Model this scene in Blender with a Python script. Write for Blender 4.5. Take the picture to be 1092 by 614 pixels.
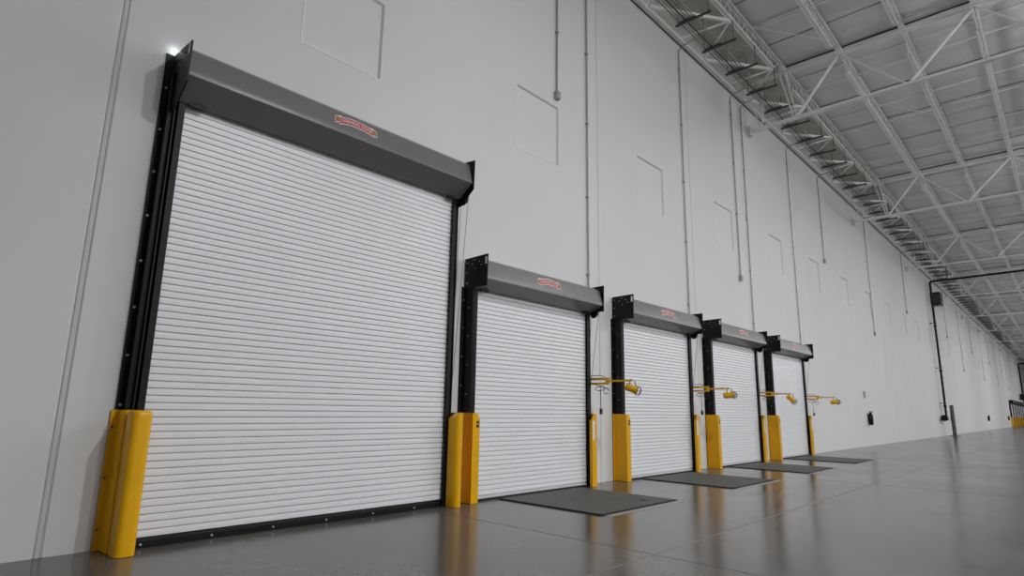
import bpy, math, random
from mathutils import Vector, Matrix
random.seed(7)
S = bpy.context.scene
for o in list(bpy.data.objects): bpy.data.objects.remove(o)
COL = S.collection

# ------------------------------------------------------------------ camera
F_PX, YAW, PITCH, ROLL, CAM_H, CAM_D = 634.876, 46.917, 11.405, 0.995, 1.300, 6.396
ya, pi_, ro = map(math.radians, (YAW, PITCH, ROLL))
fw = Vector((math.sin(ya)*math.cos(pi_), math.cos(ya)*math.cos(pi_), math.sin(pi_)))
r0 = Vector((math.cos(ya), -math.sin(ya), 0)); u0 = r0.cross(fw)
rr = r0*math.cos(ro)+u0*math.sin(ro); uu = u0*math.cos(ro)-r0*math.sin(ro)
cam = bpy.data.cameras.new('camera'); camo = bpy.data.objects.new('camera', cam); COL.objects.link(camo)
m = Matrix((rr, uu, -fw)).transposed().to_4x4(); m.translation = (0, -CAM_D, CAM_H)
camo.matrix_world = m
cam.sensor_fit = 'HORIZONTAL'; cam.sensor_width = 36; cam.lens = 36*F_PX/1092; cam.clip_end = 600
S.camera = camo

# ------------------------------------------------------------------ world, exposure, high bay lamp grid
w = bpy.data.worlds.new('world'); S.world = w; w.use_nodes = True
w.node_tree.nodes['Background'].inputs[0].default_value = (0.75, 0.8, 0.9, 1)
w.node_tree.nodes['Background'].inputs[1].default_value = 0.3
S.view_settings.view_transform = 'Standard'; S.view_settings.look = 'None'
S.view_settings.gamma = 1; S.view_settings.use_curve_mapping = False
S.view_settings.exposure = -0.14
LAMP_W = 600.0
LAMPS = [(x, y, k) for x, k in ((6.0, .93), (18.5, .68), (31, .55), (45, .58), (61, .75), (80, .9), (102, 1.0), (126, 1.0)) for y in (-10.0, -17.0, -24.0)]   # x, y, dimming
LAMP_Z = 10.2
FILLF = 0.60

# ------------------------------------------------------------------ materials
def mat(name, col, rough=0.6, metal=0.0, vary=0.06, scale=3.0, bump=0.0, bscale=40.0, spec=0.5, emit=None, estr=0, coord='Object', stretch=(1,1,1), rvary=0.0):
    M = bpy.data.materials.new(name); M.use_nodes = True
    nt = M.node_tree; b = nt.nodes['Principled BSDF']
    b.inputs['Roughness'].default_value = rough; b.inputs['Metallic'].default_value = metal
    b.inputs['Specular IOR Level'].default_value = spec
    tc = nt.nodes.new('ShaderNodeTexCoord'); mp = nt.nodes.new('ShaderNodeMapping')
    nt.links.new(tc.outputs[coord], mp.inputs[0]); mp.inputs['Scale'].default_value = stretch
    nz = nt.nodes.new('ShaderNodeTexNoise'); nz.inputs['Scale'].default_value = scale; nz.inputs['Detail'].default_value = 5
    nt.links.new(mp.outputs[0], nz.inputs['Vector'])
    rp = nt.nodes.new('ShaderNodeValToRGB'); rp.color_ramp.elements[0].position = .3; rp.color_ramp.elements[1].position = .7
    rp.color_ramp.elements[0].color = (*[max(0, c*(1-vary)) for c in col], 1)
    rp.color_ramp.elements[1].color = (*[min(1, c*(1+vary)) for c in col], 1)
    nt.links.new(nz.outputs['Fac'], rp.inputs[0]); nt.links.new(rp.outputs[0], b.inputs['Base Color'])
    if rvary:
        mr = nt.nodes.new('ShaderNodeMapRange'); mr.inputs['To Min'].default_value = rough-rvary; mr.inputs['To Max'].default_value = rough+rvary
        nt.links.new(nz.outputs['Fac'], mr.inputs['Value']); nt.links.new(mr.outputs[0], b.inputs['Roughness'])
    if bump:
        n2 = nt.nodes.new('ShaderNodeTexNoise'); n2.inputs['Scale'].default_value = bscale
        nt.links.new(mp.outputs[0], n2.inputs['Vector'])
        bp = nt.nodes.new('ShaderNodeBump'); bp.inputs['Strength'].default_value = bump; bp.inputs['Distance'].default_value = .02
        nt.links.new(n2.outputs['Fac'], bp.inputs['Height']); nt.links.new(bp.outputs[0], b.inputs['Normal'])
    if emit:
        b.inputs['Emission Color'].default_value = (*emit, 1); b.inputs['Emission Strength'].default_value = estr
    return M
WALL = mat('painted_concrete_wall', (.72, .715, .705), .75, vary=.02, scale=.5, bump=.03, bscale=60)
SEAL = mat('joint_sealant', (.60, .595, .585), .6, vary=.03)
CEIL = mat('white_roof_facing', (.76, .76, .76), .6, vary=.05, scale=1.2, bump=.15, bscale=2.5)
DARKDECK = mat('greenish_roof_deck', (.60, .60, .56), .8, vary=.15, scale=2)  # darker greenish grey for the roof strip and wall top above the ledger
STEEL = mat('white_painted_steel', (.88, .88, .87), .5, vary=.04)
LEDG = mat('grey_ledger_steel', (.55, .55, .53), .5, vary=.04)
SLATM = mat('white_slat_enamel', (.85, .85, .865), .38, vary=.015, scale=1.2)
BLACK = mat('black_powdercoat', (.006, .006, .0065), .5, vary=.2, spec=.25)
DKMETAL = mat('dark_conduit_steel', (.075, .075, .075), .5, vary=.15)
HOOD = mat('grey_hood_enamel', (.17, .165, .162), .34, vary=.03, scale=1)
GALV = mat('galvanised_conduit', (.36, .36, .35), .45, metal=.3, vary=.08, scale=8)
BOLT = mat('zinc_bolt', (.55, .55, .55), .35, metal=.8)
YEL = mat('safety_yellow_paint', (.82, .42, .002), .3, vary=.05, scale=4, spec=.3)
YEL2 = mat('dock_light_yellow', (.74, .39, .004), .4, vary=.05, scale=6, spec=.3)
STICK = mat('white_sticker', (.78, .78, .77), .5, vary=.02)
RED = mat('emblem_red', (.50, .06, .06), .45, vary=.05)
ORANGE = mat('emblem_orange', (.42, .16, .01), .45, vary=.05)
PLATE = mat('dock_plate_steel', (.075, .082, .072), .6, vary=.12, scale=2.5, bump=.2, bscale=80)
RUBBER = mat('black_rubber', (.015, .015, .015), .8, vary=.1)
CORD = mat('cord_rubber', (.03, .03, .03), .6)
GLASS = mat('lamp_lens', (.55, .57, .6), .15, metal=.3)
ALU = mat('aluminium_bar', (.62, .62, .63), .4, metal=.3, vary=.04)

def floor_mat():
    M = bpy.data.materials.new('polished_concrete'); M.use_nodes = True
    nt = M.node_tree; b = nt.nodes['Principled BSDF']; L = nt.links.new
    tc = nt.nodes.new('ShaderNodeTexCoord')
    n1 = nt.nodes.new('ShaderNodeTexNoise'); n1.inputs['Scale'].default_value = .55; n1.inputs['Detail'].default_value = 8; n1.inputs['Roughness'].default_value = .6
    L(tc.outputs['Object'], n1.inputs['Vector'])
    n2 = nt.nodes.new('ShaderNodeTexNoise'); n2.inputs['Scale'].default_value = 6; n2.inputs['Detail'].default_value = 8
    L(tc.outputs['Object'], n2.inputs['Vector'])
    mx = nt.nodes.new('ShaderNodeMath'); mx.operation = 'MULTIPLY_ADD'; mx.inputs[1].default_value = .35
    L(n2.outputs['Fac'], mx.inputs[0]); L(n1.outputs['Fac'], mx.inputs[2])
    rp = nt.nodes.new('ShaderNodeValToRGB'); e = rp.color_ramp.elements
    e[0].position = .45; e[0].color = (.060, .0555, .050, 1); e[1].position = .92; e[1].color = (.153, .144, .131, 1)
    L(mx.outputs[0], rp.inputs[0]); L(rp.outputs[0], b.inputs['Base Color'])
    mr = nt.nodes.new('ShaderNodeMapRange'); mr.inputs['To Min'].default_value = .08; mr.inputs['To Max'].default_value = .30
    L(n1.outputs['Fac'], mr.inputs['Value']); L(mr.outputs[0], b.inputs['Roughness'])
    b.inputs['Specular IOR Level'].default_value = .36
    bp = nt.nodes.new('ShaderNodeBump'); bp.inputs['Strength'].default_value = .04; bp.inputs['Distance'].default_value = .02
    L(n2.outputs['Fac'], bp.inputs['Height']); L(bp.outputs[0], b.inputs['Normal'])
    return M
FLOOR = floor_mat()

# ------------------------------------------------------------------ mesh helpers
class MB:
    def __init__(s): s.v = []; s.f = []
    def box(s, x0, x1, y0, y1, z0, z1):
        i = len(s.v)
        s.v += [(x0,y0,z0),(x1,y0,z0),(x1,y1,z0),(x0,y1,z0),(x0,y0,z1),(x1,y0,z1),(x1,y1,z1),(x0,y1,z1)]
        s.f += [tuple(i+k for k in q) for q in ((3,2,1,0),(4,5,6,7),(0,1,5,4),(1,2,6,5),(2,3,7,6),(3,0,4,7))]
        return s
    def quad(s, *p):
        i = len(s.v); s.v += list(p); s.f.append(tuple(range(i, i+len(p)))); return s
    def prism(s, prof, a0, a1, axis=0):
        # prof: list of 2D points, extruded along axis (0: prof=(y,z), 1: prof=(x,z), 2: prof=(x,y))
        def P(q, a): return ((a,q[0],q[1]), (q[0],a,q[1]), (q[0],q[1],a))[axis]
        n = len(prof); i = len(s.v)
        s.v += [P(q, a0) for q in prof]+[P(q, a1) for q in prof]
        s.f += [(i+k, i+(k+1) % n, i+n+(k+1) % n, i+n+k) for k in range(n)]
        s.f += [tuple(range(i+n-1, i-1, -1)), tuple(range(i+n, i+2*n))]
        return s
    def tube(s, pts, r, n=8, cap=True, radii=None):
        pts = [Vector(p) for p in pts]; i0 = len(s.v); rings = []
        prev = None
        for k, p in enumerate(pts):
            d = (pts[min(k+1, len(pts)-1)]-pts[max(k-1, 0)]).normalized()
            if prev is None:
                a = Vector((0,0,1)) if abs(d.z) < .9 else Vector((1,0,0))
                x = d.cross(a).normalized()
            else: x = (prev-d*prev.dot(d)).normalized()
            prev = x; y = d.cross(x); R = radii[k] if radii else r
            rings.append(len(s.v))
            for j in range(n):
                t = 2*math.pi*j/n+math.pi/n
                s.v.append(tuple(p+(x*math.cos(t)+y*math.sin(t))*R))
        for a, b in zip(rings, rings[1:]):
            for j in range(n): s.f.append((a+j, a+(j+1) % n, b+(j+1) % n, b+j))
        if cap:
            s.f.append(tuple(rings[0]+j for j in range(n))[::-1]); s.f.append(tuple(rings[-1]+j for j in range(n)))
        return s
    def bar(s, p, q, t): return s.tube([p, q], t*.7071, 4)
    def mesh(s, name, mtl, smooth=False, ang=40):
        me = bpy.data.meshes.new(name); me.from_pydata(s.v, [], s.f); me.update()
        for mm in (mtl if isinstance(mtl, (list, tuple)) else [mtl]): me.materials.append(mm)
        import bmesh
        bm = bmesh.new(); bm.from_mesh(me); bmesh.ops.recalc_face_normals(bm, faces=bm.faces); bm.to_mesh(me); bm.free()
        if smooth:
            for p in me.polygons: p.use_smooth = True
            try: me.set_sharp_from_angle(angle=math.radians(ang))
            except Exception: pass
        return me
    def build(s, name, mtl, parent=None, loc=(0,0,0), smooth=False, ang=40):
        return link(name, s.mesh(name, mtl, smooth, ang), parent, loc)
def link(name, me, parent=None, loc=(0,0,0), rot=(0,0,0)):
    o = bpy.data.objects.new(name, me); COL.objects.link(o); o.location = loc; o.rotation_euler = rot
    if parent: o.parent = parent
    return o
def tag(o, label=None, cat=None, group=None, kind=None):
    if label: o['label'] = label
    if cat: o['category'] = cat
    if group: o['group'] = group
    if kind: o['kind'] = kind
    return o
def thing(name, loc, label, cat, group=None):
    return tag(link(name, None, None, loc), label, cat, group)
def copy_tree(o, parent=None, loc=None):
    c = o.copy(); COL.objects.link(c); c.parent = parent
    if loc is not None: c.location = loc
    for ch in list(o.children): copy_tree(ch, c)
    return c

W0 = 0.13           # wall face
XMIN, XMAX, YMIN, ROOF = -14.0, 172.0, -30.0, 11.86

# ------------------------------------------------------------------ floor, walls, ceiling
fl = MB(); JY = -3.38
fl.box(XMIN-1, XMAX+1, YMIN-1, W0+.3, -.3, 0)
floor = tag(fl.build('floor', FLOOR), 'grey polished concrete warehouse floor', kind='structure')
JM = mat('floor_joint_filler', (.19, .185, .178), .5, vary=.1, scale=5)
JM2 = mat('floor_joint_dark_filler', (.08, .077, .073), .5, vary=.1, scale=5)
MB().box(-6, 60, JY-.007, JY+.007, 0, .0012).build('control_joint', JM, floor)
for x in (5.2, 13.3, 21.4): MB().box(x-.006, x+.006, -14, -.3, 0, .001).build('control_joint', JM2, floor)
MB().box(-6, 60, -7.4, -7.385, 0, .0012).build('control_joint', JM, floor)

wall = tag(link('wall_left', None), 'white painted tilt-up concrete wall with the row of doors', kind='structure')
SQ = [(2.0+1.05+3.965*k) for k in range(26)]     # left edge of each square recess
SQW, SQ0, SQ1, RD = 1.17, 5.74, 6.91, .035
CH = .022
JO = [XMIN, 1.21, 9.46, 13.56, 21.6, 33.7, 45.8, 57.7, 68.8, 80.9, 93.0, 105.1, 117.2, 129.3, 141.4, XMAX]
JG = [0]+[.05]+[.022]*13+[0]
rec_me = None
EDGEHI = mat('square_edge_highlight', (.86, .86, .85), .5, vary=.02)  # light catching the left and bottom square edges, painted as pale strips
_b = MB(); _t = .014
_b.box(-_t, SQW+_t, W0-.006, W0+.002, SQ0-_t, SQ0); _b.box(-_t, 0, W0-.006, W0+.002, SQ0, SQ1)
edge_hi_me = _b.mesh('edge_highlight', EDGEHI)
for k in range(len(JO)-1):
    x0, x1 = JO[k]+JG[k]/2, JO[k+1]-JG[k+1]/2
    sq = [a for a in SQ if a > x0 and a+SQW < x1]
    split = [a for a in SQ if a <= x0 < a+SQW or a < x1 <= a+SQW]
    b = MB(); Y = W0; c = .012
    def rect(xa, xb, za, zb): b.quad((xa,Y,za),(xb,Y,za),(xb,Y,zb),(xa,Y,zb))
    xa0, xb0 = x0+c, x1-c
    rect(xa0, xb0, 0, SQ0); rect(xa0, xb0, SQ1, 10.9)
    xs = xa0
    for a in sq: rect(xs, a, SQ0, SQ1); xs = a+SQW
    rect(xs, xb0, SQ0, SQ1)
    for xe, xi in ((x0, xa0), (x1, xb0)):
        b.quad((xi,Y,0),(xi,Y,10.9),(xe,Y+c,10.9),(xe,Y+c,0)); b.quad((xe,Y+c,0),(xe,Y+c,10.9),(xe,Y+.2,10.9),(xe,Y+.2,0))
    for a in sq:
        z, e = (SQ0, SQ1), a+SQW
        b.quad((a,Y,SQ0),(a,Y,SQ1),(a+CH,Y+RD,SQ1-CH),(a+CH,Y+RD,SQ0+CH)); b.quad((e,Y,SQ0),(e,Y,SQ1),(e-CH,Y+RD,SQ1-CH),(e-CH,Y+RD,SQ0+CH))
        b.quad((a,Y,SQ0),(e,Y,SQ0),(e-CH,Y+RD,SQ0+CH),(a+CH,Y+RD,SQ0+CH)); b.quad((a,Y,SQ1),(e,Y,SQ1),(e-CH,Y+RD,SQ1-CH),(a+CH,Y+RD,SQ1-CH))
    me = bpy.data.meshes.new('wall_panel'); me.from_pydata(b.v, [], b.f); me.materials.append(WALL)
    wp = link('wall_panel', me, wall)
    for a in sq:
        if rec_me is None: rec_me = MB().box(CH, SQW-CH, Y+RD, Y+RD+.05, SQ0+CH, SQ1-CH).mesh('recessed_square', WALL)
        link('recessed_square', rec_me, wp, (a,0,0))
        link('edge_highlight', edge_hi_me, wp, (a,0,0))
for x, g in list(zip(JO, JG))[1:-1]:
    if g > .04: MB().prism([(x-g/2-.002,W0+.02),(x-.012,W0+.004),(x+.012,W0+.004),(x+g/2+.002,W0+.02),(x+g/2,W0+.06),(x-g/2,W0+.06)], 0, 10.9, 2).build('joint_sealant', SEAL, wall)
    else: MB().box(x-g/2-.002, x+g/2+.002, W0+.014, W0+.06, 0, 10.9).build('joint_sealant', SEAL, wall)
MB().box(XMIN, XMAX, W0+.14, W0+.5, 0, ROOF+.1).build('wall_core', WALL, wall)
MB().box(XMIN, XMAX, W0+.005, W0+.2, 10.9, ROOF).build('greenish_top_band', DARKDECK, wall)
for nm, bx_, lb in (('wall_back', (XMIN-.3, XMIN, YMIN, W0, 0, ROOF), 'white end wall behind the viewer'), ('wall_far', (XMAX, XMAX+.3, YMIN, W0, 0, ROOF), 'white far end wall'), ('wall_right', (XMIN, XMAX, YMIN-.3, YMIN, 0, ROOF), 'white opposite long wall')):
    tag(MB().box(*bx_).build(nm, WALL), lb, kind='structure')

ceiling = tag(MB().box(XMIN, XMAX, YMIN, -1.05, ROOF, ROOF+.15).build('ceiling', CEIL), 'white faced insulated roof underside', kind='structure')
MB().box(XMIN, XMAX, -1.05, W0+.2, ROOF, ROOF+.15).build('edge_roof_deck', DARKDECK, ceiling)
# sagging facing panels between the joists
JS, JN = 1.56, 7
JYS = [-1.05-JS*k for k in range(JN)]
PW = 1.2033
def sag_panel(seed):
    R = random.Random(seed); b = MB(); n = 7; mth = 5
    amp = R.uniform(.025, .06); ph = R.uniform(0, 6)
    for i in range(n):
        for j in range(mth):
            u, v = i/(n-1), j/(mth-1)
            z = -amp*(4*u*(1-u))**.7*(.55+.45*4*v*(1-v))-.008*math.sin(9*u+ph+3*v)*math.sin(math.pi*u)
            b.v.append(((u-.5)*PW*1.0, (v-.5)*JS, z))
    for i in range(n-1):
        for j in range(mth-1):
            a = i*mth+j; b.f.append((a, a+mth, a+mth+1, a+1))
    me = bpy.data.meshes.new('facing_panel'); me.from_pydata(b.v, [], b.f); me.materials.append(CEIL)
    for p in me.polygons: p.use_smooth = True
    return me
PM = [sag_panel(i) for i in range(10)]
NPX = 46
for i in range(NPX):
    for j in range(JN-1):
        x = 5.67+PW*(i+.5)
        o = link('facing_panel', random.choice(PM), ceiling, (x, JYS[j]-JS/2, ROOF-.012-random.uniform(0, .012)), (random.uniform(-.006,.006), 0, random.choice((0, math.pi))))
# the farther panels, joined
b = MB()
for i in range(NPX, 130):
    for j in range(JN-1):
        x = 5.67+PW*i; s = random.uniform(.03, .06); y0, y1 = JYS[j], JYS[j+1]
        xm = x+PW/2
        b.quad((x,y0,ROOF-.012),(xm,y0,ROOF-.012-s),(xm,y1,ROOF-.012-s),(x,y1,ROOF-.012)); b.quad((xm,y0,ROOF-.012-s),(x+PW,y0,ROOF-.012),(x+PW,y1,ROOF-.012),(xm,y1,ROOF-.012-s))
me = bpy.data.meshes.new('far_facing_panels'); me.from_pydata(b.v, [], b.f); me.materials.append(CEIL)
tag(link('far_facing_panels', me, ceiling), kind='stuff')
# purlin nailers seen as pale lines under the facing
nail = MB().box(-.02, .02, JYS[-1], JYS[0], -.05, 0).mesh('nailer_strip', STEEL)
for i in range(2, 110, 3):
    link('nailer_strip', nail, ceiling, (5.67+PW*i, 0, ROOF-.03))
ledger = tag(MB().prism([(W0-.13,10.80),(W0-.001,10.80),(W0-.001,10.96),(W0-.02,10.96),(W0-.02,10.90),(W0-.13,10.90)], XMIN+4, XMAX, 0).build('trim_1', STEEL), 'pale steel ledger along the top of the wall', kind='structure')
MB().box(XMIN+4, XMAX, W0-.02, W0-.001, 10.775, 10.799).build('ledger_dark_strip', DKMETAL, ledger)  # thin dark line just below the ledger
# gap shadow painted as dark strips over the girders; seams at every third panel joint
GAPSHADE = mat('girder_gap_shade', (.045, .045, .042), .8, vary=.3, scale=3)
SEAM2 = mat('facing_seam_tape', (.30, .30, .295), .7, vary=.2, scale=3)
gs = MB().box(-.022, .022, JYS[-1], JYS[0], -.03, 0).mesh('girder_shade_strip', GAPSHADE)
for k in range(-1, 11): link('girder_shade_strip', gs, ceiling, (17.70+12.03*k+.16, 0, ROOF-.075))
ts = MB().box(-.022, .022, JYS[-1], JYS[0], -.006, 0).mesh('facing_seam', SEAM2)
for i in range(1, 100, 2): link('facing_seam', ts, ceiling, (5.67+PW*i+random.uniform(-.05,.05), 0, ROOF-.03))
# ------------------------------------------------------------------ roof girders and joists
GX0, GS = 17.70, 12.03
GXS = [GX0+GS*k for k in range(-1, 11)]
ORD = ['first', 'second', 'third', 'fourth', 'fifth', 'sixth', 'seventh', 'eighth', 'ninth', 'tenth', 'eleventh', 'twelfth', 'thirteenth', 'fourteenth', 'fifteenth', 'sixteenth']
BZ, TZ = 9.93, 11.50
def double_angle(b, p, q, t=.075, gap=.03):
    # two parallel angles either side of the plane x = const
    for s in (-1, 1):
        a = Vector(p)+Vector((s*(gap/2+t/2), 0, 0)); c = Vector(q)+Vector((s*(gap/2+t/2), 0, 0))
        b.bar(a, c, t)
def girder_tree():
    g = link('roof_girder', None)
    yend = -13.2
    b = MB(); double_angle(b, (0,W0-.12,BZ), (0,yend,BZ+.02), .07, .025); b.build('bottom_chord', STEEL, g)
    b = MB(); double_angle(b, (0,W0-.02,TZ), (0,yend,TZ+.02), .07, .025); b.build('top_chord', STEEL, g)
    ytop = [-2.62-3.12*k for k in range(4)]; ybot = [-1.32]+[-4.18-3.12*k for k in range(3)]
    b = MB(); double_angle(b, (0,ybot[0],BZ), (0,ytop[0],TZ), .045, .02); b.build('web_diagonal', STEEL, g)
    for k in range(3):
        b = MB(); double_angle(b, (0,ytop[k],TZ), (0,ybot[k+1],BZ), .035, .015); b.build('web_diagonal', STEEL, g)
        b = MB(); double_angle(b, (0,ybot[k+1],BZ), (0,ytop[k+1],TZ), .045, .02); b.build('web_diagonal', STEEL, g)
    for ya_, yb in ((-.95, -1.28), (-1.12, -1.36)):
        b = MB(); double_angle(b, (0,ya_,TZ), (0,yb,BZ), .035, .015); b.build('web_strut', STEEL, g)
    for ya_, yb in ((.02, -.28), (-.42, -.34)):
        MB().bar((0,ya_,TZ-.3), (0,yb,BZ), .03).build('web_strut', STEEL, g)
    for yv in ytop[:3]:
        MB().bar((.02,yv,TZ), (.02,yv-.1,BZ), .018).build('hanger_rod', LEDG, g)
    MB().box(-.12, .12, W0-.14, W0, BZ-.14, BZ+.14).build('wall_bracket', WALL, g)
    return g
gt = girder_tree()
for k, x in enumerate(GXS):
    g = gt if k == 0 else copy_tree(gt)
    g.location = (x, 0, 0)
    vis = k-1
    lab = 'white steel roof girder overhead, nearest the viewer' if vis < 0 else 'white steel roof girder springing from the wall, %s from the viewer' % ORD[vis]
    tag(g, lab, 'girder', 'roof girders set square to the wall')
JT, JB = 11.76, 11.26
def joist_tree():
    j = link('roof_joist', None); h = GS/2
    b = MB()
    for s in (-1, 1): b.box(-h+.02, h-.02, s*.012, s*.062, JT-.045, JT)
    b.build('top_chord', STEEL, j)
    b = MB()
    for s in (-1, 1): b.box(-h+.85, h-.85, s*.012, s*.062, JB, JB+.045)
    b.build('bottom_chord', STEEL, j)
    b = MB(); n = 18; L = 2*(h-.85); pts = [(-h+.3, 0, JT-.03)]
    for i in range(n+1):
        pts.append((-h+.85+L*i/n, 0, JB+.02))
        if i < n: pts.append((-h+.85+L*(i+.5)/n, 0, JT-.02))
    pts.append((h-.3, 0, JT-.03))
    for p, q in zip(pts, pts[1:]): b.bar(p, q, .022)
    b.build('web', STEEL, j)
    b = MB()
    for s in (-1, 1): b.box(s*(h-.1)-.09, s*(h-.1)+.09, -.05, .05, TZ+.04, JT-.05)
    b.build('bearing_seat', STEEL, j)
    return j
jt = joist_tree(); first = True
NEAR = ['nearest the wall', 'second from the wall', 'third from the wall', 'fourth from the wall', 'fifth from the wall', 'sixth from the wall', 'seventh from the wall']
BAY = ['before the first girder'] + ['between the %s and %s girders' % (ORD[k], ORD[k+1]) for k in range(10)]
for bay in range(10):
    for j in range(JN):
        if bay > 6 and j > 3: continue
        o = jt if first else copy_tree(jt); first = False
        o.location = ((GXS[bay]+GXS[bay+1])/2, JYS[j], 0)
        tag(o, 'white open web roof joist %s, %s' % (NEAR[j], BAY[bay]), 'joist', 'roof joists running along the wall')
# bridging rods between joists
brm = MB().bar((0,-1.05,JT-.08), (0,JYS[-1],JT-.08), .03).mesh('bridging_rod', STEEL)
for bay in range(7):
    for q, fx in enumerate((.16, .5, .80)):
        o = link('bridging_rod', brm, None, (GXS[bay]+GS*fx, 0, 0))
        tag(o, 'thin pale bridging rod across the joists, %s, %s along' % (BAY[bay], ORD[q]), 'rod', 'bridging rods')
brm2 = MB().bar((0,-1.05,JT-.04), (1.4,-2.61,JB+.05), .016).mesh('sway_rod', STEEL)
for bay in range(5):
    for q, (fx, yy) in enumerate(((.78, 0), (.36, -1.56), (.40, -3.12))):
        o = link('sway_rod', brm2, None, (GXS[bay]+GS*fx, yy, 0))
        tag(o, 'thin slanting sway rod between the %s and %s joists, %s' % (ORD[q], ORD[q+1], BAY[bay]), 'rod', 'sway rods')
# edge bracing between the ledger and the first joist
bt = link('edge_brace', None)
N_ = Vector((0, -1.03, JB))
MB().bar(Vector((-2.3, W0-.13, 10.90)), N_, .075).build('long_strut', STEEL, bt)
MB().bar(Vector((-.64, W0-.13, 10.90)), N_, .045).build('short_strut', STEEL, bt)
MB().bar(Vector((.68, W0-.13, 10.90)), N_, .045).build('short_strut', STEEL, bt)
for k in range(17):
    o = bt if k == 0 else copy_tree(bt)
    o.location = (10.85+3.0*k, 0, 0)
    tag(o, 'white three-legged edge brace from the wall ledger, %s along the wall' % (ORD[k] if k < 16 else 'farthest'), 'brace', 'edge braces between wall and first joist')

# ------------------------------------------------------------------ conduit rack along the top of the wall
TRZ = 10.72
tr = link('trapeze_hanger', None)
MB().box(-.022, .022, -1.16, -.24, TRZ-.045, TRZ).build('strut_bar', DKMETAL, tr)
for y in (-1.09, -.30):
    MB().tube([(0,y,TRZ-.07),(0,y,JB+.03 if y < -1 else ROOF)], .010, 6).build('hanger_rod', DKMETAL, tr)
b = MB()
for i in range(6): b.box(-.03, .03, -.36-.075*i-.025, -.36-.075*i+.025, TRZ+.001, TRZ+.06)
b.build('conduit_clamp', DKMETAL, tr)
for k in range(2, 64):
    o = tr if k == 2 else copy_tree(tr)
    o.location = (7.99+1.47*k, 0, 0)
    if k < 3: lab = 'dark trapeze hanger nearest the viewer, at the top edge of the view'
    elif k < 18: lab = 'dark trapeze hanger carrying conduits under the roof edge, %s in view' % ORD[k-3] if k-3 < 15 else ''
    else: lab = 'distant dark trapeze hanger among the many carrying conduits under the roof edge'
    tag(o, lab, 'hanger', 'trapeze hangers' if k < 18 else 'distant trapeze hangers')
PLC = ['closest to the wall', 'second from the wall', 'third from the wall', 'fourth from the wall', 'fifth from the wall', 'farthest from the wall']
for i in range(6):
    y = -.36-.075*i; r = (.02, .014, .02, .014, .017, .014)[i]
    o = MB().tube([(XMIN+4,y,TRZ+.03),(XMAX-1,y,TRZ+.03)], r, 6).build('rack_conduit', DKMETAL if i == 2 else GALV, smooth=True)
    tag(o, 'long conduit on the trapeze hangers, %s' % PLC[i], 'conduit', 'conduits on the rack')

def wall_conduit(x, zend, box, lab, r=.017, yoff=.035, bend=True):
    t = thing('wall_conduit', (x, W0, 0), lab, 'conduit', 'conduits dropping down the wall')
    pts = []
    if bend:
        pts = [(0,-.5,TRZ+.0),(0,-.30,TRZ-.06)]
        for k in range(6):
            a = math.pi/2*k/5; pts.append((0, -yoff-.18*(1-math.sin(a)), TRZ-.24+.18*math.cos(a)))
    pts += [(0,-yoff,zend)]
    MB().tube(pts, r, 8).build('tube', GALV, t, smooth=True)
    sm = MB().box(-.032, .032, -yoff-.022, 0, -.012, .012).mesh('strap', GALV)
    z = TRZ-.7
    while z > zend+.3:
        link('strap', sm, t, (0,0,z)); z -= 1.55 if x < 60 else 3
    if box:
        MB().box(-.055, .055, -.085, 0, zend-.15, zend).build('junction_box', GALV, t)
    return t
for x in (8.1, 24.75, 40.4, 55.3, 70.1, 85.5, 100.7, 116.0):
    wall_conduit(x, 7.2, True, {8.1: 'grey conduit ending in a small box above the second door', 24.75: 'grey conduit ending high in a small box beyond the farthest near door', 40.4: 'short grey conduit ending high on the wall before the black riser'}.get(x, 'distant short conduit ending high on the far wall, near %d metres' % 0).replace(', near 0 metres', ', %s beyond the riser' % ORD[int((x-55)//15)] if x > 50 else ''))
for x in (16.4, 31.9, 62.4, 77.8, 92.8, 106.7):
    wall_conduit(x, 5.08, True, {16.4: 'grey conduit ending in a small box above the fourth door', 31.9: 'grey conduit ending mid-wall on the blank stretch beyond the doors'}.get(x, 'distant long conduit ending mid-wall, %s beyond the riser' % ORD[round((x-62)/15)]))
DOCKX = [6.03+3.975*k for k in range(4)]; DW = 2.755
for k, x in enumerate((9.07, 13.17, 17.15, 21.17)):
    wall_conduit(x, 1.6, False, 'grey conduit running down to the dock light beside the %s door' % ORD[k+1], r=.016)

# ------------------------------------------------------------------ rolling doors
SP = .0673
def slat_mesh(half):
    prof = [(.010,0),(-.006,.0025),(-.010,.006),(-.011,.032),(-.0095,.059),(-.005,.0615),(.010,.0635),(.012,.0672),(.018,.0672),(.018,0)]
    return MB().prism(prof, -half, half, 0).mesh('slat', SLATM)
def letters(body, size):
    out = []; adv = 0
    for ch in body:
        if ch == ' ': adv += size*.33; continue
        cu = bpy.data.curves.new('glyph', 'FONT'); cu.body = ch; cu.size = size; cu.resolution_u = 2
        ob = bpy.data.objects.new('glyph', cu); COL.objects.link(ob)
        bpy.context.view_layer.update()
        me = bpy.data.meshes.new_from_object(ob.evaluated_get(bpy.context.evaluated_depsgraph_get()))
        vs = [v.co.copy() for v in me.vertices]; fs = [tuple(p.vertices) for p in me.polygons]
        wd = max(v.x for v in vs); out.append((adv, vs, fs)); adv += wd+size*.07
        bpy.data.objects.remove(ob); bpy.data.meshes.remove(me); bpy.data.curves.remove(cu)
    return out, adv
GLY, GADV = letters('OVERHEAD DOOR', .075)
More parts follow.
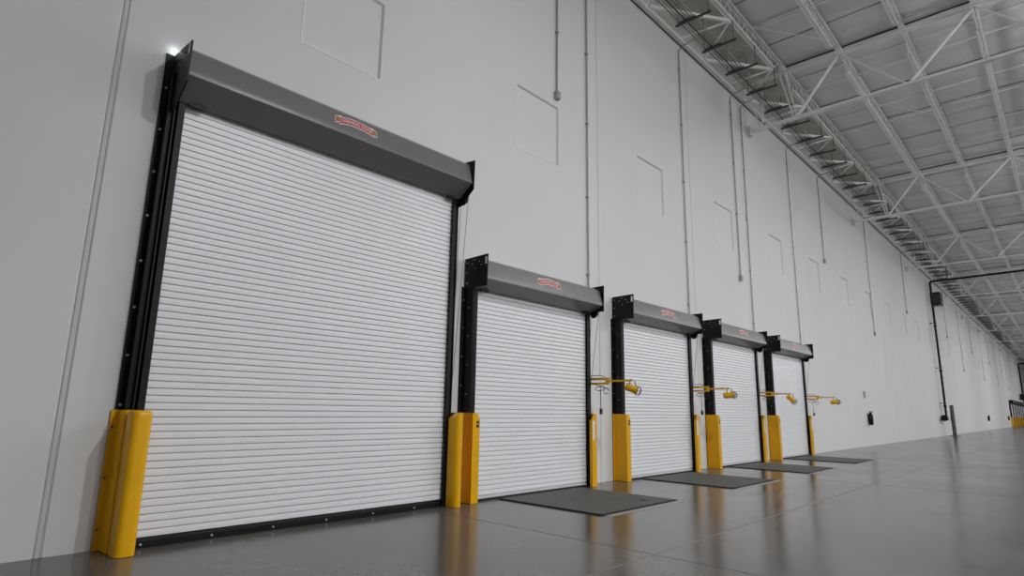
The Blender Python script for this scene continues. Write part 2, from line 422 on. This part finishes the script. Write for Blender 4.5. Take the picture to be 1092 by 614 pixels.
def hood_profile(a, z0, yb, c, D=.46):
    # y,z outline from the wall round the front to the underside
    p = [(yb, z0+a*.985), (yb-.30*D, z0+a)]
    p += [(yb-.44*D, z0+.99*a), (yb-.56*D, z0+.965*a), (yb-.66*D, z0+.93*a), (yb-.75*D, z0+.88*a), (yb-.82*D, z0+.82*a)]
    p += [(yb-.95*D, z0+(c+.12)*a), (yb-.965*D, z0+(c+.04)*a), (yb-.965*D, z0+c*a)]
    p += [(yb-.40*D, z0-.02*a)]
    return p
def make_door(name, Wd, nsl, a, z0, big, far=False):
    d = link(name, None); h = Wd/2
    yb = W0-.03
    # curtain slats
    zb = .085 if big else .07
    if not far:
        sm = slat_mesh(h+.03)
        for i in range(nsl): link('slat', sm, d, (0,0,zb+SP*i))
    else:
        b = MB()
        b.box(-h-.03, h+.03, -.01, .01, zb, zb+SP*nsl); b.build('curtain', SLATM, d)
    # bottom bar
    if big:
        bb = MB().prism([(-.045,.012),(-.045,.05),(-.035,.055),(-.03,.083),(.02,.083),(.045,.05),(.045,.012)], -h+.01, h-.01, 0).build('bottom_bar', BLACK, d)
        bm_ = MB().tube([(0,-.0455,0),(0,-.053,0)], .011, 8).mesh('bolt', BOLT)
        for k in range(6): link('bolt', bm_, bb, (-h+.12+.62*k, 0, .034))
    else:
        bb = MB().prism([(-.04,.03),(-.04,.045),(-.014,.05),(-.014,.069),(.014,.069),(.014,.05),(.035,.045),(.035,.03)], -h+.01, h-.01, 0).build('bottom_bar', ALU, d)
    MB().box(-h+.01, h-.01, -.03, .03, .001, .03 if not big else .012).build('rubber_seal', RUBBER, d)
    # guides
    ztop = z0+a*.98 if big else z0+.02
    for s in (-1, 1):
        g = MB()
        def bx(xa, xb, ya_, yb_, za, zb_): g.box(min(s*xa, s*xb), max(s*xa, s*xb), ya_, yb_, za, zb_)
        zt2 = z0+.1
        wf = .19 if big else .16
        bx(h+wf, h+.085, W0-.013, W0-.001, 0.002, ztop)           # flange on the wall
        bx(h+.098, h+.085, -.045, W0-.013, 0.002, ztop)           # web standing off the wall
        bx(h+.085, h+.0, -.065, -.053, 0.002, zt2)                # front lip
        bx(h+.085, h+.0, .038, .05, 0.002, zt2)                   # back lip
        bx(h+.098, h+.06, -.065, .05, 0.002, zt2)
        if big: bx(h+.14, h+.098, -.02, .03, 0.002, ztop-.25)
        gd = g.build('guide', BLACK, d)
        if not far:
            bm_ = MB()
            z = .35
            while z < ztop-.1:
                bm_.tube([(s*(h+wf-.035),W0-.012,z),(s*(h+wf-.035),W0-.026,z)], .014 if big else .009, 6)
                bm_.tube([(s*(h+.098),.02,z-.12),(s*(h+.112),.02,z-.12)], .011 if big else .007, 6)
                z += .46 if big else .42
            bm_.build('guide_bolts', BOLT, gd)
    # hood
    pr = hood_profile(a, z0, yb, .31 if big else .22); n = len(pr); hb = MB()
    hx = h+.094
    full = pr+[(yb-.60*a, z0+.012)]
    outer = pr; inner = [(q[0]+.006, q[1]-.006) for q in pr]
    hb.prism(outer+inner[::-1], -hx, hx, 0)
    hood = hb.build('hood', HOOD, d, smooth=True, ang=17)
    # end brackets
    for s in (-1, 1):
        e = MB(); x0 = s*(h+.099); x1 = s*(h+.112)
        zz = z0-.01; D = .46
        if big: e.prism([(W0-.016,zz-.12),(-.10,zz-.12),(yb-D*1.03,zz+.09),(yb-D*1.05,z0+a*.93),(W0-.016,z0+a*1.0)], min(x0,x1), max(x0,x1), 0)
        else: e.prism([(W0-.016,zz),(yb-D*1.0,zz),(yb-D*1.02,z0+a*1.03),(W0-.016,z0+a*1.0)], min(x0,x1), max(x0,x1), 0)
        if s == 1: e.prism([(-.22,zz+.09),(-.04,zz+.09),(-.06,zz-.06),(-.10,zz-.10),(-.16,zz-.10),(-.20,zz-.06)], h+.113, h+.135, 0)
        eb = e.build('end_bracket', BLACK, d)
        if not far:
            q = MB()
            for (yy, zf) in ((.06,.15),(.06,.5),(.06,.85),(-.05,.78),(-.12,.62),(-.2,.82),(-.1,.9),(-.24,.7)):
                q.tube([(x1,yy,z0+a*zf),(x1+s*.012,yy,z0+a*zf)], .009, 6)
            q.build('bracket_bolts', BOLT, eb)
            if s == -1: MB().box(x1-.003, x1, yb-D*.985, yb-D*.90, z0+a*.70, z0+a*.94).build('sticker', STICK, eb)
    # chain wheel and hand chain on the right
    if not far:
        cw = MB().tube([(h+.142,-.13,z0+.0),(h+.175,-.13,z0+.0)], .075, 16).build('chain_wheel', BLACK, d, smooth=True)
        zc = 1.32
        ch = MB(); ch.tube([(h+.158,-.05,z0+.0),(h+.158,.055,zc+.12),(h+.158,.045,zc),(h+.158,.02,zc+.1),(h+.158,-.21,z0+.0)], .0055, 5)
        ch.build('hand_chain', GALV, d)
        MB().box(h-.14, h-.01, -.10, -.066, z0-.05, z0+.0).build('curtain_stop', BLACK, d)
        MB().box(-h+.02, -h+.18, -.11, -.066, z0-.04, z0-.015).build('curtain_stop', BLACK, d)
    # ribbon emblem on the hood front
    if not far:
        pA, pB = Vector((0, pr[6][0], pr[6][1])), Vector((0, pr[7][0], pr[7][1]))
        up = (pA-pB).normalized(); nrm = Vector((1,0,0)).cross(up)
        if nrm.y > 0: nrm = -nrm
        c0 = pB.lerp(pA, .46)
        half = .27; arch = .055
        def P(u, v, o): return tuple(c0+Vector((1,0,0))*u+up*(v+arch*(1-(u/half)**2)-.02)+nrm*o)
        def band(ua, ub, v0, v1, o, n=14):
            b = MB()
            for i in range(n):
                x0, x1 = ua+(ub-ua)*i/n, ua+(ub-ua)*(i+1)/n
                b.quad(P(x0,v0,o), P(x1,v0,o), P(x1,v1,o), P(x0,v1,o))
                b.quad(P(x0,v1,o), P(x1,v1,o), P(x1,v1,.001), P(x0,v1,.001)); b.quad(P(x0,v0,o), P(x1,v0,o), P(x1,v0,.001), P(x0,v0,.001))
            return b
        cx = .0
        o1 = band(-half*.92, half*.92, -.055, .055, .003)
        for s in (-1, 1):
            b2 = band(s*half*.78, s*half*1.10, -.025, .075, .0025, 4); o1.f += [tuple(k+len(o1.v) for k in f) for f in b2.f]; o1.v += b2.v
        o1.build('emblem_outline', STICK, hood)
        band(-half*.89, half*.89, -.044, .044, .0045).build('emblem_ribbon', RED, hood)
        t = MB()
        for s in (-1, 1):
            b2 = band(s*half*.90, s*half*1.075, -.014, .064, .0042, 4); t.f += [tuple(k+len(t.v) for k in f) for f in b2.f]; t.v += b2.v
        t.build('emblem_tails', ORANGE, hood)
        lt = MB(); sc = half*1.68/GADV
        for adv, vs, fs in GLY:
            i0 = len(lt.v)
            for v in vs: lt.v.append(P((adv+v.x)*sc-half*.84, v.y*1.05-.027, .006))
            lt.f += [tuple(k+i0 for k in f) for f in fs]
        lt.build('emblem_lettering', STICK, hood)
    return d
big = make_door('rolling_door', 3.675, 64, .56, 4.33, True)
big.location = (3.6465, 0, 0)
tag(big, 'largest white slatted rolling door with a black bottom bar, nearest the viewer', 'rolling door')
dock = make_door('rolling_door', DW, 46, .45, 3.05, False)
DL = ['smaller white rolling dock door right beside the largest door', 'third white rolling dock door along the wall', 'fourth white rolling dock door along the wall', 'last of the five near white rolling dock doors, before the blank wall']
for k in range(4):
    o = dock if k == 0 else copy_tree(dock)
    o.location = (DOCKX[k]+DW/2, 0, 0); tag(o, DL[k], 'rolling door', 'white dock doors with grey hoods')
fd = make_door('rolling_door', DW, 46, .45, 3.05, False, far=True)
FDX = [104.6+3.975*k for k in range(8)]
for k, x in enumerate(FDX):
    o = fd if k == 0 else copy_tree(fd)
    o.location = (x+DW/2, 0, 0); tag(o, 'tiny distant rolling door in the far row at the right edge', 'rolling door', 'far row of dock doors')

# ------------------------------------------------------------------ yellow guards
def bollard_guard():
    g = link('track_guard', None); H = 1.225
    wp = MB().prism([(-.165,W0-.016),(-.165,W0-.028),(-.118,W0-.028),(-.108,W0-.038),(-.108,-.085),(-.098,-.098),(-.02,-.098),(-.02,-.086),(-.096,-.086),(-.096,W0-.016)], .004, H, 2).build('wall_plate', YEL, g)
    b = MB(); cx, cy, hx_, hy_, cr_ = -.018, -.215, .083, .115, .055
    base = []
    for qx, qy, a0 in ((1,-1,-90),(1,1,0),(-1,1,90),(-1,-1,180)):
        for k in range(6):
            t_ = math.radians(a0+18*k); base.append((qx*(hx_-cr_)+cr_*math.cos(t_), qy*(hy_-cr_)+cr_*math.sin(t_)))
    n = len(base)
    def ring(rad, z): return [(cx+p[0]*rad, cy+p[1]*(1-(1-rad)*.7), z) for p in base]
    lv = [(1, .004), (1, H-.05), (.97, H-.028), (.88, H-.012), (.70, H-.003), (.3, H)]
    for R_, z in lv: b.v += ring(R_, z)
    for k in range(len(lv)-1):
        for i in range(n): b.f.append((k*n+i, k*n+(i+1) % n, (k+1)*n+(i+1) % n, (k+1)*n+i))
    b.f.append(tuple((len(lv)-1)*n+i for i in range(n))); b.f.append(tuple(range(n))[::-1])
    b.build('post', YEL, g, smooth=True)
    MB().box(-.055, -.02, -.15, -.10, .004, H-.08).build('connector', YEL, g)
    bm_ = MB().tube([(0,W0-.027,0),(0,W0-.037,0)], .011, 8).mesh('bolt', DKMETAL)
    for z in (.18, .62, 1.07): link('bolt', bm_, wp, (-.145, 0, z))
    return g
def folded_guard():
    g = link('track_guard', None); H = 1.225
    prof = [(-.075,-.09),(-.075,-.20),(-.062,-.245),(-.035,-.268),(.01,-.27),(.045,-.25),(.062,-.21),(.066,-.12),(.066,W0-.016),(.056,W0-.016),(.056,-.09)]
    b = MB(); n = len(prof)
    top = [H-max(0, (-.03-p[0]))*1.6 for p in prof]
    b.v += [(p[0], p[1], .004) for p in prof]+[(p[0], p[1], z) for p, z in zip(prof, top)]
    b.f += [(k, (k+1) % n, n+(k+1) % n, n+k) for k in range(n)]+[tuple(range(n))[::-1], tuple(range(n, 2*n))]
    b.build('folded_shell', YEL, g, smooth=True)
    wf = MB().box(.066, .15, W0-.014, W0-.002, .004, H).build('wall_plate', YEL, g)
    bm_ = MB().tube([(0,W0-.013,0),(0,W0-.022,0)], .011, 8).mesh('bolt', DKMETAL)
    for z in (.18, .62, 1.07): link('bolt', bm_, wf, (.12, 0, z))
    return g
gl = bollard_guard(); gl.location = (1.755, 0, 0)
tag(gl, 'yellow rounded track guard at the left foot of the largest door', 'guard', 'yellow door track guards')
gr = folded_guard(); gr.location = (5.595, 0, 0)
tag(gr, 'yellow rounded track guard at the right foot of the largest door', 'guard', 'yellow door track guards')
def channel_guard(s):
    g = link('track_guard', None); H = 1.225; t = .010
    X0, X1, Y1 = -.125, .012, -.155
    MB().box(min(s*X0, s*(X0+t)), max(s*X0, s*(X0+t)), Y1, W0-.016, .004, H).build('side_plate', YEL, g)
    MB().prism([(s*X0,.004),(s*X1,.004),(s*X1,H-.09),(s*(X1-.05),H),(s*X0,H)], Y1-t, Y1, 1).build('front_plate', YEL, g)
    MB().box(min(s*X1, s*(X1-t)), max(s*X1, s*(X1-t)), Y1, Y1+.045, .004, H-.10).build('return_lip', YEL, g)
    if s < 0: MB().box(min(s*(X1-.075), s*(X1-.01)), max(s*(X1-.075), s*(X1-.01)), Y1-t-.002, Y1-t, H-.45, H-.12).build('white_label', STICK, g)
    else:
        wl = MB().box(s*(X1-.065), s*(X1-.012), Y1-t-.002, Y1-t, H-.20, H-.11).build('warning_label', BLACK, g)
        MB().box(s*(X1-.052), s*(X1-.025), Y1-t-.003, Y1-t-.002, H-.165, H-.135).build('warning_mark', YEL2, wl)
    MB().box(min(s*X0, s*(X0-.035)), max(s*X0, s*(X0-.035)), W0-.026, W0-.015, .004, H).build('wall_flange', YEL, g)
    return g
cl, cr = channel_guard(1), channel_guard(-1)
LL = ['next to the largest door', 'of the third door', 'of the fourth door', 'of the fifth door']
for k in range(4):
    o = cl if k == 0 else copy_tree(cl)
    o.location = (DOCKX[k], 0, 0)
    tag(o, 'yellow folded track guard at the left foot of the %s door' % ORD[k+1], 'guard', 'yellow door track guards')
    o = cr if k == 0 else copy_tree(cr)
    o.location = (DOCKX[k]+DW, 0, 0)
    tag(o, 'slim yellow track guard with white label at the right foot of the %s door' % ORD[k+1], 'guard', 'yellow door track guards')
for k, x in enumerate(FDX):
    for q, src, dx in ((0, cl, 0), (1, cr, DW)):
        o = copy_tree(src); o.location = (x+dx, 0, 0); tag(o, 'tiny distant yellow track guard in the far door row', 'guard', 'far yellow guards')

# ------------------------------------------------------------------ dock levellers
def leveller():
    g = link('dock_leveler', None)
    MB().box(-.95, .95, -1.85, -.12, .003, .014).build('deck_plate', PLATE, g)
    MB().box(-1.0, -.955, -1.88, -.10, .001, .016).build('side_seal', RUBBER, g)
    MB().box(.955, 1.0, -1.88, -.10, .001, .008).build('frame_angle', GALV, g)
    MB().box(-.955, .955, -1.90, -1.855, .001, .012).build('rear_hinge', RUBBER, g)
    MB().box(-.95, .95, -.115, -.07, .002, .012).build('lip_edge', RUBBER, g)
    MB().box(-.95, 1.06, -2.0, -1.91, .0008, .003).build('curb_angle', GALV, g)
    MB().box(.45, .53, -1.62, -1.55, .0142, .017).build('lift_ring_cover', RUBBER, g)
    return g
lv = leveller()
for k in range(4):
    o = lv if k == 0 else copy_tree(lv)
    o.location = (DOCKX[k]+DW/2+.12, 0, 0)
    tag(o, 'dark steel dock leveler plate in the floor before the %s door' % ORD[k+1], 'dock leveler', 'dock levelers')

# ------------------------------------------------------------------ dock lights
def dock_light(x, pitch, swing, lab):
    g = thing('dock_light', (x, 0, 0), lab, 'dock light', 'yellow swing arm dock lights')
    z = 1.80
    MB().box(-.05, .05, W0-.03, W0-.002, z-.16, z+.14).box(-.03, .03, .02, W0-.03, z-.07, z-.02).box(-.03, .03, .02, W0-.03, z+.02, z+.07).build('mounting_bracket', GALV, g)
    A = link('arm', MB().box(-.022, .022, -.37, .06, z+.02, z+.06).box(-.022, .022, -.37, .06, z-.06, z-.025).box(-.025, .025, -.39, -.33, z-.06, z+.06).mesh('arm', YEL2), g)
    t = MB(); t.bar((0,-.33,z+.0), (swing,-.86,z+.005), .032); t.build('arm_tip', YEL2, g)
    hx, hy = swing, -.80
    MB().tube([(hx,hy,z),(hx,hy,z-.05),(hx-.05,hy+.0,z-.09)], .008, 6).build('yoke', DKMETAL, g)
    MB().tube([(hx,hy-.1,z),(hx,hy-.1,z-.06),(hx+.05,hy-.1,z-.09)], .008, 6).build('yoke', DKMETAL, g)
    d = Vector((math.cos(pitch)*.55, -math.cos(pitch)*.83, math.sin(pitch))).normalized()
    c = Vector((hx, hy-.05, z-.14)); p0 = c-d*.13
    hd = MB().tube([p0, p0+d*.02, p0+d*.08, p0+d*.12, p0+d*.21], .07, 14, radii=[.045,.062,.066,.058,.075]).build('lamp_head', YEL2, g, smooth=True)
    MB().tube([p0+d*.211, p0+d*.222], .066, 14).build('lens', GLASS, hd)
    b = MB(); e = d.orthogonal().normalized(); f_ = d.cross(e)
    for rr_, off in ((.085,.215),(.07,.26),(.035,.28)):
        pts = [p0+d*off+(e*math.cos(q*math.pi/8)+f_*math.sin(q*math.pi/8))*rr_ for q in range(17)]
        b.tube(pts, .004, 5)
    for q in range(4):
        v = e*math.cos(q*math.pi/4)+f_*math.sin(q*math.pi/4)
        b.tube([p0+d*.215+v*.085, p0+d*.26+v*.07, p0+d*.285, p0+d*.26-v*.07, p0+d*.215-v*.085], .0035, 5)
    b.build('wire_guard', DKMETAL, hd)
    cd = MB()
    cd.tube([(.0,.05,z+.06),(0,-.02,z+.10),(0,-.2,z+.105),(0,-.3,z+.07)], .006, 6)
    cd.tube([(0,-.33,z+.02)]+[(.0+swing*.3, -.42-.07*math.sin(q), z+.0+.06*math.cos(q)*1.0) for q in (0,.6,1.2,1.8,2.4,3.0)], .005, 6)
    cd.tube([(0,-.1,z-.06)]+[(0, -.18+.1*math.cos(q), z-.12-.05*math.sin(q)) for q in (3.1,2.5,1.9,1.2,.6,0)]+[(0,-.24,z-.08)]+[(0, -.33+.06*math.cos(q), z-.17-.06*math.sin(q)) for q in (3.1,4.2,5.2,6.3,7.3,8.5)], .006, 6)
    cd.tube([(0,-.20,z-.1),(0,-.205,z-.3),(0,-.21,z-.5)], .006, 6)
    cd.build('cord', CORD, g)
    MB().box(-.018, .018, -.23, -.19, z-.58, z-.48).build('cord_switch', CORD, g)
    MB().box(-.04, .04, W0-.09, W0-.002, z-.5, z-.28).build('switch_box', DKMETAL, g)
    return g
for k, (pt, sw) in enumerate(((-.35, .02), (.08, .03), (-.75, .0), (.05, .02))):
    dock_light(DOCKX[k]+DW+.20, pt, sw, 'yellow swing arm dock light between the %s and %s doors' % (ORD[k+1], ORD[k+2]) if k < 3 else 'yellow swing arm dock light right of the fifth door, before the blank wall')

# ------------------------------------------------------------------ fire extinguishers, sign, riser pipe
def extinguisher(x, lab, mk):
    g = thing('fire_extinguisher', (x, W0, 0), lab, 'extinguisher', 'black fire extinguishers on the wall')
    z = .86
    MB().tube([(0,-.11,z),(0,-.11,z+.02),(0,-.11,z+.40),(0,-.11,z+.46),(0,-.11,z+.49)], .08, 12, radii=[.075,.085,.085,.055,.03]).build('cylinder', BLACK, g, smooth=True)
    MB().box(-.02, .02, -.16, -.07, z+.49, z+.53).box(-.015, .015, -.22, -.07, z+.54, z+.565).box(-.015, .015, -.20, -.08, z+.505, z+.52).build('valve_handle', BLACK, g)
    MB().tube([(.02,-.14,z+.50),(.10,-.17,z+.40),(.11,-.17,z+.15),(.10,-.16,z+.05)], .014, 6).build('hose', CORD, g, smooth=True)
    MB().box(-.04, .04, -.03, -.002, z+.1, z+.5).build('wall_hook', DKMETAL, g)
    return g
EXL = ['black fire extinguisher on the blank wall beyond the five doors', 'black fire extinguisher on the wall just past the black riser pipe', 'distant black fire extinguisher, second past the black riser pipe', 'distant black fire extinguisher, third past the black riser pipe']
for x, l in zip((29.2, 52.2, 76.0, 99.8), EXL): extinguisher(x, l, 0)
g = thing('wall_sign', (28.85, W0, 1.95), 'small projecting sign on the wall above the nearest extinguisher', 'sign')
MB().box(-.006, .006, -.08, -.02, 0, .32).build('sign_plate', STICK, g)
MB().box(-.02, .02, -.02, -.001, .02, .30).build('sign_bracket', GALV, g)
MB().box(-.0075, -.006, -.075, -.05, .06, .26).build('sign_stripe', RED, g)

PX = 48.45
g = thing('riser_pipe', (PX, 0, 0), 'tall black sprinkler riser pipe turning under the roof', 'pipe')
py = -.12; R = .065
MB().tube([(0,py,1.2)]+[(0,py,z) for z in (3,6,9)]+[(0,py-.13*(1-math.cos(a)),10.25-.13+.13*math.sin(a)) for a in (0,.4,.8,1.2,1.57)]+[(0,-2,10.27),(0,-12,10.45)], R, 12).build('pipe', BLACK, g, smooth=True)
for z in (1.9, 4.2, 7.2):
    MB().tube([(0,py,z-.05),(0,py,z+.05)], .1, 12).build('coupling', BLACK, g)
    MB().box(-.25, .05, py-.11, W0-.002, z+.18, z+.22).build('wall_bracket', DKMETAL, g)
MB().tube([(0,-1.1,10.25),(0,-1.1,11.3)], .03, 6).build('hanger_rod', DKMETAL, g)
MB().tube([(0,-1.06,10.28),(0,-1.14,10.28)], .11, 12).build('hanger_clamp', DKMETAL, g)
MB().tube([(.05,py,1.15),(-.75,py,1.15),(-.95,py,1.15)], .1, 12, radii=[.1,.1,.12]).tube([(-.95,py,1.15),(-1.0,py,1.15)], .2, 12).tube([(.0,py,1.25),(.0,py,1.0)], .1, 12).build('drain_valve', BLACK, g, smooth=True)
MB().tube([(-.5,py+.05,10.0),(-.5,py+.05,5.6)], .03, 8).build('side_pipe', LEDG, g)
g2 = thing('steel_post', (48.75, -.42, 0), 'dark grey steel post standing on the floor beside the riser pipe', 'post')
MB().tube([(0,0,0.0),(0,0,1.95),(0,0,1.98)], .11, 14, radii=[.11,.11,.09]).build('post_tube', DKMETAL, g2, smooth=True)
MB().box(-.28, .28, -.28, .28, .0005, .02).build('base_plate', DKMETAL, g2)
wall_conduit(50.6, 2.4, False, 'thin grey conduit running down beside the riser pipe', r=.02)
g = thing('wall_louver', (49.9, W0, 8.8), 'black square unit on the wall beside the top of the riser', 'wall unit')
MB().box(-.5, .5, -.62, -.05, .0, .85).build('housing', BLACK, g)
MB().box(-.4, .4, -.05, -.001, .1, .75).build('wall_mount', DKMETAL, g)
for k in range(6): MB().box(-.52, -.501, -.58, -.1, .08+.12*k, .14+.12*k).build('louver_blade', DKMETAL, g)
for s in (-.4, .4): MB().bar((s,-.58,.0), (s,-.02,-.6), .03).build('support_strut', LEDG, g)
g = thing('riser_pipe', (131.8, 0, 0), 'distant black riser pipe at the right edge of the far wall', 'pipe')
MB().tube([(0,-.15,3.7),(0,-.15,9.9),(0,-.3,10.1),(0,-6,10.2)], .12, 8).build('pipe', BLACK, g, smooth=True)
MB().tube([(-4.5,-.15,4.4),(0,-.15,4.4)], .2, 8).box(-5.2, -4.0, -.5, .0, 4.0, 4.9).build('valve', BLACK, g)

# ------------------------------------------------------------------ high bay lamps (out of frame)
hb = link('high_bay_lamp', None)
MB().tube([(0,0,.05),(0,0,.12),(0,0,.2)], .2, 16, radii=[.24,.24,.12]).build('housing', STEEL, hb, smooth=True)
MB().tube([(0,0,.2),(0,0,ROOF-LAMP_Z)], .012, 6).build('hanger_cable', GALV, hb)
LENS = mat('lamp_diffuser', (.9,.9,.9), .4, emit=(1, .98, .95), estr=6)
MB().tube([(0,0,.03),(0,0,.048)], .22, 16).build('diffuser', LENS, hb)
for k, (x, y, dim) in enumerate(LAMPS):
    o = hb if k == 0 else copy_tree(hb)
    o.location = (x, y, LAMP_Z); tag(o, 'round white high bay lamp hanging over the open floor', 'lamp', 'high bay lamps')
    L = bpy.data.lights.new('high_bay_light', 'AREA'); L.shape = 'DISK'; L.size = .5; L.energy = LAMP_W*dim; L.color = (.955, .97, 1)
    lo = bpy.data.objects.new('high_bay_light', L); COL.objects.link(lo); lo.location = (x, y, LAMP_Z-.01)
    L = bpy.data.lights.new('high_bay_fill', 'POINT'); L.shadow_soft_size = .15; L.energy = LAMP_W*FILLF*dim; L.color = (.955, .97, 1)  # added fill below each lamp, lifts the upper wall and roof
    lo = bpy.data.objects.new('high_bay_fill', L); COL.objects.link(lo); lo.location = (x, y, LAMP_Z-.2)
# daylight leaking past the top corner of the largest door
L = bpy.data.lights.new('daylight_gap', 'POINT'); L.energy = .22; L.color = (.85, .93, 1); L.shadow_soft_size = .01
lo = bpy.data.objects.new('daylight_gap', L); COL.objects.link(lo); lo.location = (1.69, W0-.05, 4.93)
